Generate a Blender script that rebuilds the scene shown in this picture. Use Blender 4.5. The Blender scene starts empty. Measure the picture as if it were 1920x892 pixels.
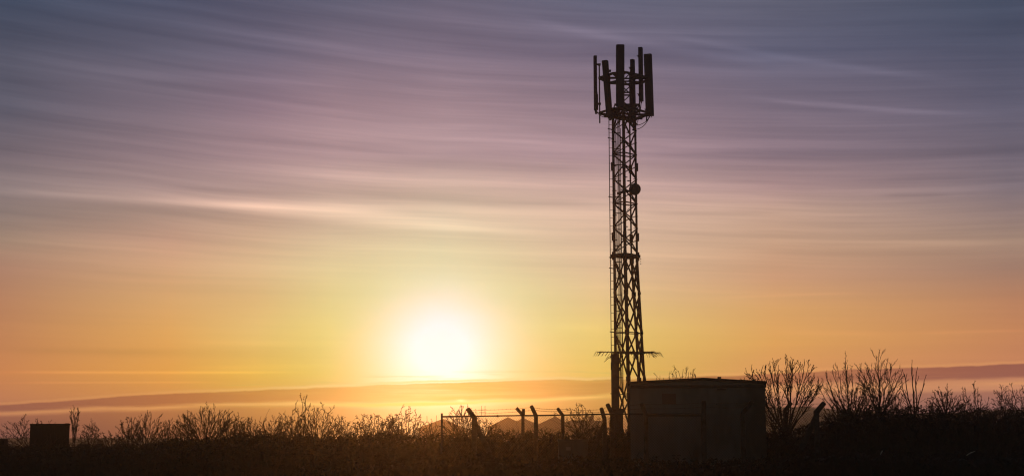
import bpy, bmesh, math, random
from mathutils import Vector, Matrix, noise
R = math.radians
S = bpy.context.scene
COL = S.collection
random.seed(7)

# ------------------------------------------------------------------ camera
FPX = 2600.0                    # focal length in pixels of a 1920 wide picture
HZ = 824.0                      # row of the horizon
CAMZ = 1.6
PITCH = math.atan((HZ-446)/FPX)
cam = bpy.data.objects.new('camera', bpy.data.cameras.new('camera'))
COL.objects.link(cam)
cam.data.sensor_width = 36.0
cam.data.lens = 36.0*FPX/1920
cam.data.clip_start = 0.1
cam.data.clip_end = 20000
cam.location = (0, 0, CAMZ)
cam.rotation_euler = (math.pi/2+PITCH, 0, 0)
S.camera = cam
CP, SP = math.cos(PITCH), math.sin(PITCH)

def ray(px, py):
    x = (px-960)/FPX; y = (446-py)/FPX
    return Vector((x, CP - y*SP, SP + y*CP))
def at(px, py, Y):
    d = ray(px, py)
    return Vector((0, 0, CAMZ)) + d*(Y/d.y)
def azel(px, py):
    d = ray(px, py).normalized()
    return math.atan2(d.x, d.y), math.asin(d.z)

# ------------------------------------------------------------------ render settings
S.view_settings.view_transform = 'Standard'
S.view_settings.look = 'None'
S.view_settings.exposure = 0
S.view_settings.gamma = 1
S.view_settings.use_curve_mapping = False
S.cycles.use_denoising = True
S.cycles.denoising_prefilter = 'ACCURATE'
S.cycles.use_adaptive_sampling = False
S.cycles.filter_width = 1.2
S.cycles.max_bounces = 4
S.cycles.volume_bounces = 0
S.cycles.transparent_max_bounces = 8
S.cycles.sample_clamp_indirect = 2.0

# ------------------------------------------------------------------ node expression helper
class V:
    nt = None
    def __init__(s, sock): s.s = sock
    @staticmethod
    def m(op, *a, clamp=False):
        n = V.nt.nodes.new('ShaderNodeMath'); n.operation = op; n.use_clamp = clamp
        for i, x in enumerate(a):
            if isinstance(x, V): V.nt.links.new(x.s, n.inputs[i])
            else: n.inputs[i].default_value = x
        return V(n.outputs[0])
    def __add__(a, b): return V.m('ADD', a, b)
    __radd__ = __add__
    def __sub__(a, b): return V.m('SUBTRACT', a, b)
    def __rsub__(a, b): return V.m('SUBTRACT', b, a)
    def __mul__(a, b): return V.m('MULTIPLY', a, b)
    __rmul__ = __mul__
    def __rtruediv__(a, b): return V.m('DIVIDE', b, a)
    def __truediv__(a, b): return V.m('DIVIDE', a, b)
    def __neg__(a): return V.m('MULTIPLY', a, -1.0)
def vexp(a): return V.m('EXPONENT', a)
def vclamp(a): return V.m('ADD', a, 0.0, clamp=True)
def vmax(a, b): return V.m('MAXIMUM', a, b)
def gauss(a, w):
    t = a*(1.0/w)
    return vexp(-(t*t))
def sstep(a, lo, hi):
    n = V.nt.nodes.new('ShaderNodeMapRange'); n.interpolation_type = 'SMOOTHSTEP'
    V.nt.links.new(a.s, n.inputs['Value'])
    n.inputs['From Min'].default_value = lo; n.inputs['From Max'].default_value = hi
    return V(n.outputs['Result'])
def comb(x, y, z):
    n = V.nt.nodes.new('ShaderNodeCombineXYZ')
    for i, a in enumerate((x, y, z)):
        if isinstance(a, V): V.nt.links.new(a.s, n.inputs[i])
        else: n.inputs[i].default_value = a
    return n.outputs[0]
def noise_v(vec, scale=1.0, detail=3.0, rough=.5, dist=0.0):
    n = V.nt.nodes.new('ShaderNodeTexNoise')
    V.nt.links.new(vec, n.inputs['Vector'])
    n.inputs['Scale'].default_value = scale; n.inputs['Detail'].default_value = detail
    n.inputs['Roughness'].default_value = rough; n.inputs['Distortion'].default_value = dist
    return V(n.outputs['Fac'] if 'Fac' in n.outputs else n.outputs[0])
def cmix(f, a, b, mode='MIX'):
    n = V.nt.nodes.new('ShaderNodeMix'); n.data_type = 'RGBA'; n.blend_type = mode
    n.clamp_factor = True
    def put(sock, x):
        if isinstance(x, V): V.nt.links.new(x.s, sock)
        elif isinstance(x, (int, float)): sock.default_value = x
        elif isinstance(x, tuple): sock.default_value = (*x[:3], 1)
        else: V.nt.links.new(x, sock)
    put(n.inputs[0], f); put(n.inputs[6], a); put(n.inputs[7], b)
    return n.outputs[2]
def lin(c):
    return tuple((x/255/12.92 if x/255 <= .04045 else ((x/255+.055)/1.055)**2.4) for x in c)
def ramp(fac, stops, mode='LINEAR'):
    n = V.nt.nodes.new('ShaderNodeValToRGB'); cr = n.color_ramp; cr.interpolation = mode
    V.nt.links.new(fac.s, n.inputs[0])
    stops = sorted(stops, key=lambda t: t[0])
    while len(cr.elements) < len(stops): cr.elements.new(1.0)
    for e, (p, c) in zip(cr.elements, stops):
        e.position = p; 
    for e, (p, c) in zip(cr.elements, stops):
        e.color = (*c, 1)
    return n.outputs[0]

HAZE_D = 0.0008; HG = .915; SUN_E = 0.28; SUN_C = (1.0, .32, .055); HTOP = 24.0
# ------------------------------------------------------------------ sky
SUNPX = (828, 662)
sun_az, sun_el = azel(*SUNPX)
def hz(px, py):
    """light the haze adds in front of the sky in that direction (so that sky + haze is what the photo shows)"""
    d = ray(px, py).normalized(); c = d.dot(ray(*SUNPX).normalized())
    p = (1-HG*HG)/(4*math.pi*max(1e-6, 1+HG*HG-2*HG*c)**1.5)
    path = min((HTOP-CAMZ)/max(d.z, 1e-3), 815/d.y)
    tau = 1-math.exp(-HAZE_D*path)
    return tuple(.79*p*tau*SUN_E*k for k in SUN_C)
def sky_c(px, py, c):
    return tuple(max(v*.22, v-h) for v, h in zip(lin(c), hz(px, py)))
def build_world():
    w = bpy.data.worlds.new('World'); S.world = w; w.use_nodes = True
    nt = w.node_tree; V.nt = nt
    nt.nodes.clear()
    out = nt.nodes.new('ShaderNodeOutputWorld'); bg = nt.nodes.new('ShaderNodeBackground')
    tc = nt.nodes.new('ShaderNodeTexCoord'); sx = nt.nodes.new('ShaderNodeSeparateXYZ')
    nrm = nt.nodes.new('ShaderNodeVectorMath'); nrm.operation = 'NORMALIZE'
    nt.links.new(tc.outputs['Generated'], nrm.inputs[0]); nt.links.new(nrm.outputs[0], sx.inputs[0])
    X, Y, Z = (V(sx.outputs[i]) for i in range(3))
    az = V.m('ARCTAN2', X, Y); el = V.m('ARCSINE', Z)
    EM = R(20)
    elf = vclamp(el/EM)
    # colours of the dawn sky: columns of azimuth, stops of elevation (measured at photo rows)
    cols = {
     0:   {0:(68,76,96),100:(80,80,96),200:(95,92,106),290:(116,103,110),350:(134,118,118),400:(142,123,116),450:(156,129,111),500:(168,126,104),560:(179,126,93),620:(188,127,84),700:(198,126,74),780:(176,110,78),824:(140,90,78)},
     320: {0:(80,82,103),100:(98,93,110),200:(124,108,120),290:(148,124,129),350:(168,140,136),400:(180,148,132),450:(199,155,130),500:(206,160,122),560:(216,165,108),620:(224,164,90),700:(226,156,68),780:(200,124,66),824:(168,96,60)},
     480: {0:(90,88,108),100:(108,99,117),200:(140,116,128),290:(166,136,139),350:(184,152,145),420:(206,168,142),500:(218,180,136),560:(226,182,120),620:(233,188,110),700:(237,181,72),780:(214,142,62),824:(188,106,56)},
     620: {0:(98,95,114),100:(120,106,122),200:(156,128,136),290:(180,147,148),350:(198,164,152),420:(218,184,156),500:(228,198,148),560:(237,205,134),620:(246,208,112),700:(248,198,78),780:(226,158,56),824:(206,116,48)},
     828: {0:(108,100,118),100:(124,109,125),200:(160,132,139),290:(180,148,150),350:(204,170,156),420:(226,194,166),500:(232,204,158),560:(238,216,150),620:(244,218,128),700:(247,210,96),760:(236,188,60),800:(228,148,44),824:(214,122,40)},
     1120:{0:(98,97,117),100:(114,102,120),200:(146,123,134),290:(172,141,146),350:(200,165,155),400:(216,180,158),500:(226,188,150),560:(235,195,136),620:(240,200,112),700:(238,188,82),760:(226,160,60),800:(206,126,58),824:(186,106,54)},
     1450:{0:(92,92,110),100:(92,91,112),200:(116,103,118),290:(138,117,127),350:(172,140,138),400:(192,157,138),450:(196,157,130),520:(204,154,118),580:(216,161,100),640:(221,160,86),700:(215,145,84),760:(188,124,90),824:(146,102,86)},
     1900:{0:(70,77,97),100:(77,79,99),200:(92,89,107),300:(110,100,112),350:(126,112,119),400:(144,122,118),450:(162,133,116),500:(160,124,106),560:(180,126,93),620:(194,130,86),680:(194,126,86),730:(196,132,96),780:(158,118,112),824:(130,102,100)},
    }
    prev = None; prev_az = None
    for px in sorted(cols):
        stops = []
        for py, c in cols[px].items():
            stops.append((max(0, azel(px, py)[1])/EM, sky_c(px, py, c)))
        r = ramp(elf, stops)
        a = azel(px, 520)[0]
        if prev is None: prev = r
        else:
            f = sstep(az, prev_az, a)
            nn = f.s.node; nn.interpolation_type = 'LINEAR'
            prev = cmix(f, prev, r)
        prev_az = a
    col = prev
    # long thin cloud streaks, sheared so that they descend towards the right higher up
    warp = noise_v(comb(az*3.0, el*6.0, 3.1), 1.0, 2.0)
    wv = el*(az*0.25 + 1.0) + (warp-0.5)*0.018
    n1 = noise_v(comb(az*2.0, wv*58.0, 0.0), 1.0, 6.0, .62)
    n5 = noise_v(comb(az*3.4, wv*260.0, 13.0), 1.0, 3.0, .6)
    n2 = noise_v(comb(az*5.0, wv*150.0, 7.0), 1.0, 3.0, .55)
    n3 = noise_v(comb(az*1.2+4.0, wv*17.0, 2.0), 1.0, 2.0, .5)
    n4 = noise_v(comb(az*7.0, el*13.0, 11.0), 1.0, 2.0)
    st = (n1-0.5)*1.0 + (n2-0.5)*0.42*sstep(n4, .25, .65) + (n3-0.5)*0.26 + (n5-0.5)*0.28
    amp = sstep(el, R(5.0), R(10.0))*0.80 + 0.20
    mul = vexp(st*amp*0.95)
    mul3 = comb(mul, V.m('POWER', mul, 0.93), V.m('POWER', mul, 0.80))
    col = cmix(1.0, col, mul3, 'MULTIPLY')
    # single streaks seen in the photograph: (start, end, half width in px, strength, sag)
    streaks = [
     ((-160,346),(660,394),8,.25,0), ((420,376),(760,396),12,.14,0), ((300,372),(1080,440),14,.20,0), ((560,385),(900,430),20,.10,0),
     ((930,20),(1580,128),9,.17,10), ((1250,66),(1800,150),7,.20,4), ((1390,180),(1860,213),4.5,.22,5),
     ((1500,186),(1760,207),3,.12,3), ((600,230),(1150,268),12,.07,0),
     ((0,85),(520,118),12,.12,0), ((0,108),(640,150),30,.09,0), ((-60,45),(620,62),34,-.08,0), ((480,130),(1000,170),26,.05,0), ((180,130),(640,158),9,.12,0), ((250,95),(480,100),8,.06,0),
     ((450,322),(1100,345),11,.10,0), ((1180,352),(1500,372),9,.09,0), ((1400,449),(1900,455),5,.15,0),
     ((1200,498),(1520,500),14,-.05,0), ((1400,472),(1900,482),14,-.12,0), ((700,303),(1140,318),9,-.10,0),
     ((620,360),(1180,384),7,-.14,0), ((1180,400),(1480,398),5,-.13,0), ((0,392),(500,400),16,-.10,0),
     ((300,350),(640,366),5,-.10,0), ((1650,367),(1780,365),4,-.12,0), ((1200,290),(1420,288),5,-.10,0),
     ((1240,274),(1380,277),3,.07,0), ((1330,558),(1620,548),3,.07,0), ((900,494),(1200,505),8,-.06,0),
     ((0,697),(560,697),2.6,.24,0), ((0,717),(420,716),2.2,.17,0), ((200,660),(640,656),9,-.06,0),
     ((0,657),(330,660),6,-.08,0), ((340,690),(640,684),5,.07,0), ((1700,625),(1960,618),3,.07,0),
     ((240,152),(520,168),8,-.10,0), ((0,152),(160,158),5,-.08,0), ((700,640),(1140,668),6,.03,0),
     ((1040,612),(1130,615),6,.05,0), ((340,640),(560,642),6,.05,0), ((1440,620),(1700,628),7,.06,0),
    ]
    tot = None
    for (a, b, hw, k, sag) in streaks:
        (a0, e0), (a1, e1) = azel(*a), azel(*b)
        t = (az-a0)*(1.0/(a1-a0))
        line = t*(e1-e0)+e0
        if sag: line = line - (vclamp(t)*(1.0-vclamp(t)))*(sag*4.0/FPX)
        d = el - line + (n1-0.5)*(hw*0.9/FPX)
        win = sstep(t, -.12, .3)*(1.0-sstep(t, .7, 1.12))
        g = gauss(d, hw/FPX)*win*k
        tot = g if tot is None else tot+g
    tot = tot*(n4*0.9+0.55)
    s = vexp(tot)
    col = cmix(1.0, col, comb(s, V.m('POWER', s, 0.95), V.m('POWER', s, 0.85)), 'MULTIPLY')
    # the sun's blown-out glow, off round a little
    da = (az-sun_az); de = (el-sun_el-0.0035)
    dist = V.m('SQRT', da*da*0.94 + de*de*1.06)
    wav = (noise_v(comb(az*14.0, el*30.0, 21.0), 1.0, 2.0)-0.5)*0.010
    g1 = vexp(-(V.m('POWER', (dist+wav)*(1.0/0.0365), 1.9)))
    g2 = vexp(-(V.m('POWER', dist*(1.0/0.066), 1.9)))
    col = cmix(g2*0.80, col, tuple(v-h*.45 for v, h in zip(lin((240,234,166)), hz(900,600))))
    col = cmix(vclamp(g1*1.3), col, (.60, .72, .86))
    # low cloud banks: edges given along the azimuth
    def edge(pts):
        stp = []
        for px, py in pts:
            a, e = azel(px, py)
            stp.append(((a+R(25))/R(50), (e/R(6),)*3))
        n = ramp((az+R(25))*(1.0/R(50)), stp)
        sp = V.nt.nodes.new('ShaderNodeSeparateColor'); V.nt.links.new(n, sp.inputs[0])
        return V(sp.outputs[0])*R(6)
    wob = (noise_v(comb(az*60.0, el*60.0, 5.0), 1.0, 4.0)-0.5)
    wob2 = (noise_v(comb(az*22.0, el*140.0, 9.0), 1.0, 4.0)-0.5)
    top1 = edge([(-200,770),(0,758),(150,748),(300,737),(420,733),(570,727),(700,721),(860,715),(1000,710.5),(1140,711),(1260,706),(1440,700),(1600,691),(1760,687),(1920,680),(2100,676)])
    bot1 = edge([(-200,782),(0,773),(150,766),(300,760),(420,757),(570,752),(700,757),(860,752),(1000,747),(1140,737),(1260,730),(1440,722),(1600,716),(1760,712),(1920,708),(2100,706)])
    top1 = top1 + wob*0.0022; bot1 = bot1 + wob2*0.004
    px1 = 1.0/FPX
    near = gauss(az-sun_az, R(7.5))
    near2 = gauss(az-sun_az-R(1.0), R(4.0))
    m1 = sstep(top1-el, -0.5*px1, 2.5*px1)*sstep(el-bot1, -4*px1, 5*px1)
    tint = cmix(near, lin((190,160,178)), lin((228,210,180)))
    bank = cmix(1.0, col, tint, 'MULTIPLY')
    bank = cmix(near2*0.93, bank, sky_c(880,736,(232,198,30)))
    farc = sstep(V.m('ABSOLUTE', az+R(1.5)), R(9), R(22))
    bank = cmix(farc*0.30, bank, lin((132,92,88)))
    sh = sstep(wob2, -.35, .35)
    bank = cmix(sh*0.22, bank, cmix(1.0, bank, (1.16,1.08,.9), 'MULTIPLY'))
    bw = noise_v(comb(az*7.0, el*190.0, 41.0), 1.0, 4.0, .6)
    bank = cmix(1.0, bank, vexp((bw-0.5)*0.9), 'MULTIPLY') if False else bank
    col = cmix(m1*(0.66+0.30*sstep(bw, .3, .55)), col, bank)
    # bright rim on top of the bank
    rim = gauss(el-top1-2.0*px1, 2.3*px1)*(n4*1.2+0.25)
    wisp = sstep(noise_v(comb(az*14.0, el*260.0, 31.0), 1.0, 3.0), .5, .68)*gauss(el-top1-9*px1, 8*px1)*near
    col = cmix(vclamp(wisp*0.6), col, sky_c(760,705,(255,226,120)))
    col = cmix(vclamp(rim*(near*0.85+0.22)), col, cmix(near, lin((236,170,100)), sky_c(900,720,(255,240,150))))
    # second bank under the bright gap
    top2 = edge([(-200,783),(0,776),(150,770),(300,765),(420,762),(570,759),(700,763),(860,758),(1000,753),(1140,744),(1260,748),(1440,744),(1600,739),(1760,732),(1920,728),(2100,724)]) + wob2*0.003
    m2 = sstep(top2-el, -2*px1, 7*px1)*(sstep(el, -R(.5), R(.6))*0.6+0.4)
    bank2 = cmix(1.0, col, cmix(near, lin((196,186,210)), lin((248,232,205))), 'MULTIPLY')
    col = cmix(m2*0.85, col, bank2)
    gap = gauss(el-(top2+bot1)*0.5, 3.0*px1)*sstep(noise_v(comb(az*9.0, el*200.0, 17.0), 1.0, 3.0), .30, .52)
    col = cmix(vclamp(gap*(near*1.0+0.30)), col, cmix(near, lin((236,168,100)), sky_c(960,750,(255,226,110))))
    glint = gauss(el-azel(864,750)[1], 2.5*px1)*gauss(az-azel(864,750)[0], 9*px1)
    col = cmix(glint*0.45, col, lin((255,236,190)))
    # behind and high above the camera: the plain physical sky of the last of the night
    sky = nt.nodes.new('ShaderNodeTexSky'); sky.sky_type = 'NISHITA'; sky.sun_disc = False
    sky.sun_elevation = sun_el; sky.sun_rotation = sun_az
    sky.air_density = 1.2; sky.dust_density = 1.5; sky.ozone_density = 2.0
    skc = cmix(1.0, sky.outputs[0], (NISH, NISH*.94, NISH*.9), 'MULTIPLY')
    cosa = V.m('COSINE', az-sun_az)
    front = sstep(cosa, 0.2, 0.92)*(1.0-sstep(el, R(18), R(40)))
    col = cmix(front, skc, col)
    path = V.m('MINIMUM', (HTOP-CAMZ)/vmax(Z, 0.001), 760.0)
    gain = vexp(path*(HAZE_D*0.78))
    col = cmix(1.0, col, comb(gain, gain, gain), 'MULTIPLY')
    nt.links.new(col, bg.inputs[0]); bg.inputs[1].default_value = 1.0
    nt.links.new(bg.outputs[0], out.inputs[0])
NISH = 0.036
build_world()

sd = bpy.data.lights.new('sun', 'SUN'); so = bpy.data.objects.new('sun', sd); COL.objects.link(so)
sd.energy = SUN_E; sd.angle = R(0.5); sd.color = SUN_C
dirv = ray(*SUNPX).normalized()
so.rotation_euler = dirv.to_track_quat('Z', 'Y').to_euler()
so.location = (0, 0, 40)

# ------------------------------------------------------------------ materials
def mat(name, c1, c2=None, scale=8.0, rough=.85, metal=0.0, bump=.15, stretch=(1,1,1), stain=None, coord='Object'):
    m = bpy.data.materials.new(name); m.use_nodes = True
    nt = m.node_tree; V.nt = nt
    b = nt.nodes['Principled BSDF']
    b.inputs['Roughness'].default_value = rough; b.inputs['Metallic'].default_value = metal
    c2 = c2 or tuple(x*.6 for x in c1)
    tc = nt.nodes.new('ShaderNodeTexCoord'); mp = nt.nodes.new('ShaderNodeMapping')
    mp.inputs['Scale'].default_value = stretch
    nt.links.new(tc.outputs[coord], mp.inputs[0])
    n = noise_v(mp.outputs[0], scale, 5.0, .6)
    col = cmix(sstep(n, .3, .7), c1, c2)
    if stain:
        n2 = noise_v(mp.outputs[0], scale*.23, 4.0, .65)
        col = cmix(sstep(n2, .5, .68), col, stain)
    nt.links.new(col, b.inputs['Base Color'])
    rn = n*0.2 + (rough-0.1)
    nt.links.new(rn.s, b.inputs['Roughness'])
    if bump:
        bp = nt.nodes.new('ShaderNodeBump'); bp.inputs['Strength'].default_value = bump; bp.inputs['Distance'].default_value = .02
        nt.links.new(n.s, bp.inputs['Height']); nt.links.new(bp.outputs[0], b.inputs['Normal'])
    return m
M = dict(
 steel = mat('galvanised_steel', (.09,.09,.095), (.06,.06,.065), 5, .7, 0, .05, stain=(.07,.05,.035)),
 panel = mat('antenna_plastic', (.055,.065,.085), (.045,.05,.07), 2, .7, 0, .02),
 dish = mat('dish_radome', (.07,.085,.085), (.055,.07,.07), 3, .6, 0, .02),
 cable = mat('black_cable', (.03,.03,.03), (.02,.02,.02), 9, .6, 0, 0),
 conc = mat('fence_concrete', (.11,.10,.09), (.075,.07,.06), 14, .95, 0, .3, stain=(.05,.05,.035)),
 wire = mat('rusty_wire', (.14,.12,.10), (.16,.08,.04), 20, .7, .4, 0),
 wall = mat('painted_render', (.27,.255,.23), (.20,.19,.17), 1.6, .9, 0, .25, stain=(.11,.10,.08), stretch=(1,1,.35)),
 roof = mat('felt_roof', (.09,.085,.08), (.06,.06,.055), 4, .95, 0, .3),
 sign = mat('red_sign', (.21,.11,.09), (.18,.10,.08), 6, .6, 0, 0),
 signw = mat('white_sign_ink', (.2,.2,.19), (.17,.17,.16), 6, .6, 0, 0),
 shed = mat('tarred_timber', (.022,.02,.02), (.014,.014,.014), 3, .95, 0, .3, stretch=(6,6,.5)),
 kiosk = mat('kiosk_paint', (.10,.12,.115), (.08,.095,.09), 3, .6, 0, .05),
 bark = mat('bark', (.085,.07,.055), (.05,.042,.035), 18, .95, 0, .3, stretch=(1,1,.3)),
 twig = mat('twig', (.10,.075,.055), (.06,.05,.04), 6, .9, 0, 0),
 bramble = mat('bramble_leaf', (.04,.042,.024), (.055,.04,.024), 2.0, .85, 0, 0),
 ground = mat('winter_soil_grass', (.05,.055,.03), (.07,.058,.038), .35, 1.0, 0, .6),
 grass = mat('winter_grass', (.06,.06,.03), (.085,.068,.038), 1.2, .8, 0, 0),
 hill = mat('far_field', (.055,.06,.035), (.04,.045,.03), .02, 1.0, 0, 0),
 fwood = mat('far_wood', (.045,.045,.03), (.035,.035,.028), .3, 1.0, 0, 0),
 brick = mat('house_brick', (.24,.13,.09), (.19,.11,.08), 3, .95, 0, .1),
 tile = mat('roof_tile', (.16,.09,.07), (.12,.075,.06), 3, .9, 0, .2),
 glass = mat('window_glass', (.03,.035,.04), (.03,.03,.035), 3, .25, 0, 0),
 white = mat('white_frame', (.5,.5,.48), (.45,.45,.43), 3, .6, 0, 0),
 pale = mat('weathered_stick', (.55,.5,.42), (.4,.36,.3), 9, .8, 0, 0),
)

# ------------------------------------------------------------------ mesh helpers
class MB:
    def __init__(s): s.v = []; s.f = []
    def add(s, vs, fs):
        n = len(s.v); s.v += [tuple(v) for v in vs]; s.f += [tuple(i+n for i in f) for f in fs]
    def box(s, c, size, rot=None, taper=1.0, shift=(0,0)):
        c = Vector(c); hx, hy, hz = size[0]/2, size[1]/2, size[2]/2
        vs = []
        for z in (-1, 1):
            k = taper if z > 0 else 1.0
            for x, y in ((-1,-1),(1,-1),(1,1),(-1,1)):
                p = Vector((x*hx*k, y*hy*k, z*hz))
                if z > 0: p += Vector((shift[0], shift[1], 0))
                if rot is not None: p = rot @ p
                vs.append(c+p)
        s.add(vs, [(3,2,1,0),(4,5,6,7),(0,1,5,4),(1,2,6,5),(2,3,7,6),(3,0,4,7)])
    def bar(s, a, b, w, h=None, up=(0,0,1)):
        """rectangular bar from a to b"""
        a, b = Vector(a), Vector(b); d = (b-a)
        if d.length < 1e-6: return
        d.normalize(); up = Vector(up)
        if abs(d.dot(up)) > .98: up = Vector((0,1,0))
        x = d.cross(up).normalized(); y = x.cross(d).normalized(); h = h or w
        vs = []
        for p in (a, b):
            for i, j in ((-1,-1),(1,-1),(1,1),(-1,1)): vs.append(p + x*(i*w/2) + y*(j*h/2))
        s.add(vs, [(3,2,1,0),(4,5,6,7),(0,1,5,4),(1,2,6,5),(2,3,7,6),(3,0,4,7)])
    def angle(s, a, b, w, t, out):
        """L-section bar from a to b with its heel pointing away from 'out'"""
        a, b = Vector(a), Vector(b); d = (b-a).normalized(); out = Vector(out)
        x = (out - d*out.dot(d)).normalized(); y = d.cross(x)
        e1 = (x+y).normalized(); e2 = (x-y).normalized()
        for e, n in ((e1, e2), (e2, e1)):
            off = e*(w/2)
            p = [-off - n*t/2 + e*w/2*0, None]
            vs = []
            for q in (a, b):
                vs += [q - n*t/2 - e*t/2, q + e*w - n*t/2, q + e*w + n*t/2, q - e*t/2 + n*t/2]
            s.add(vs, [(3,2,1,0),(4,5,6,7),(0,1,5,4),(1,2,6,5),(2,3,7,6),(3,0,4,7)])
    def tube(s, pts, rad, n=6, cap=True):
        pts = [Vector(p) for p in pts]; k = len(pts)
        if not isinstance(rad, (list, tuple)): rad = [rad]*k
        rings = []; prevx = None
        for i, p in enumerate(pts):
            d = (pts[min(i+1,k-1)] - pts[max(i-1,0)])
            if d.length < 1e-9: d = Vector((0,0,1))
            d.normalize()
            if prevx is None:
                u = Vector((0,0,1)) if abs(d.z) < .9 else Vector((1,0,0))
                x = d.cross(u).normalized()
            else:
                x = prevx - d*prevx.dot(d)
                x = x.normalized() if x.length > 1e-6 else d.orthogonal().normalized()
            prevx = x; y = d.cross(x)
            rings.append([p + (x*math.cos(t*2*math.pi/n) + y*math.sin(t*2*math.pi/n))*rad[i] for t in range(n)])
        vs = [v for r in rings for v in r]; fs = []
        for i in range(k-1):
            for j in range(n):
                a = i*n+j; b = i*n+(j+1)%n; fs.append((a, b, b+n, a+n))
        if cap:
            fs.append(tuple(reversed(range(n)))); fs.append(tuple((k-1)*n+j for j in range(n)))
        s.add(vs, fs)
    def build(s, name, m, parent=None, smooth=False, bevel=0, origin=None):
        me = bpy.data.meshes.new(name)
        vs = s.v
        if origin is not None:
            o = Vector(origin); vs = [tuple(Vector(v)-o) for v in vs]
        me.from_pydata(vs, [], s.f); me.materials.append(m)
        if smooth: me.polygons.foreach_set('use_smooth', [True]*len(me.polygons))
        me.update()
        ob = bpy.data.objects.new(name, me); COL.objects.link(ob)
        if origin is not None: ob.location = origin
        if parent is not None: ob.parent = parent
        if bevel:
            md = ob.modifiers.new('bevel', 'BEVEL'); md.width = bevel; md.segments = 2; md.limit_method = 'ANGLE'
        return ob
def tag(o, label=None, cat=None, group=None, kind=None):
    if label: o['label'] = label
    if cat: o['category'] = cat
    if group: o['group'] = group
    if kind: o['kind'] = kind
    return o
def thing(name, loc, label, cat, group=None, rz=0):
    o = bpy.data.objects.new(name, None); COL.objects.link(o); o.location = loc; o.rotation_euler = (0,0,rz)
    o.empty_display_size = .2
    return tag(o, label, cat, group)

# ------------------------------------------------------------------ ground
def bank_h(x, y):
    b = 0.42*math.exp(-((y-28-1.5*math.sin(x*.13))/5.5)**2)*(.8+.3*noise.noise(Vector((x*.11, y*.1, 4))))
    n = .10*noise.noise(Vector((x*.25, y*.25, 0))) + .05*noise.noise(Vector((x*.9, y*.9, 3)))
    if y > 120: n *= max(0, 1-(y-120)/60)
    return b + n - .03
def ground():
    vs = []; fs = []
    def axis(a):
        return a
    ys = [-60,-30,-10,0] + [2+1.0*i for i in range(90)] + [95,100,110,120,140,170,220,300,400,500,600,720,800]
    xs = [-740,-550,-400,-250,-160,-110,-80,-60,-48] + [-40+1.0*i for i in range(81)] + [48,60,80,110,160,250,400,550,740]
    for y in ys:
        for x in xs:
            h = bank_h(x, y) if abs(x) < 60 and 0 <= y < 200 else -.03
            vs.append((x, y, h))
    nx = len(xs)
    for j in range(len(ys)-1):
        for i in range(nx-1):
            a = j*nx+i; fs.append((a, a+1, a+1+nx, a+nx))
    m = MB(); m.add(vs, fs)
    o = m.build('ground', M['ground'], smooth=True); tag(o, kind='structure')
ground()

# far ridge of fields and woodland
def hill():
    m = MB(); pts = [(-500,818),(-200,820),(200,821),(600,821),(1000,821),(1180,820),(1260,800),(1340,778),(1430,764),(1500,762),(1580,768),(1700,776),(1820,770),(1960,766),(2150,772),(2400,800),(2600,818)]
    rows = []
    for i in range(len(pts)-1):
        for k in range(8):
            t = k/8; px = pts[i][0]*(1-t)+pts[i+1][0]*t; py = pts[i][1]*(1-t)+pts[i+1][1]*t
            rows.append((px, py))
    Y = 560; vs = []; fs = []
    prof = [(-220, -.002), (-150, .35), (-60, .85), (0, 1.0), (120, .9), (160, .5), (235, -.002)]
    for px, py in rows:
        p = at(px, py, Y)
        for dy, k in prof: vs.append((p.x*(Y+dy)/Y, Y+dy, max(-.2, p.z*k) + (noise.noise(Vector((px*.03, dy*.01, 1)))*1.2 if 0 < k else -.2)))
    n = len(prof)
    for i in range(len(rows)-1):
        for j in range(n-1):
            a = i*n+j; fs.append((a, a+n, a+n+1, a+1))
    m.add(vs, fs); o = m.build('distant_hill', M['hill'], smooth=True); tag(o, kind='structure')
hill()
def far_wood():
    rnd = random.Random(5); m = MB()
    for i in range(2600):
        px = rnd.uniform(1380, 2050); Y = rnd.uniform(470, 540)
        top = 776 + 5*noise.noise(Vector((px*.02, 0, 0))) + 3*noise.noise(Vector((px*.09, 5, 0)))
        if px < 1440: top += (1440-px)*.2
        pt = at(px, top + rnd.random()**.6*46, Y); r = rnd.uniform(.7, 1.7)
        vs = []
        for k in range(5):
            vs.append(pt + Vector((rnd.uniform(-1,1), rnd.uniform(-1,1), rnd.uniform(-1,1)))*r)
        m.add(vs, [(0,1,2),(0,2,3),(0,3,4),(1,2,4),(1,3,4)])
    tag(m.build('far_woodland', M['fwood']), kind='stuff')
far_wood()

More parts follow.
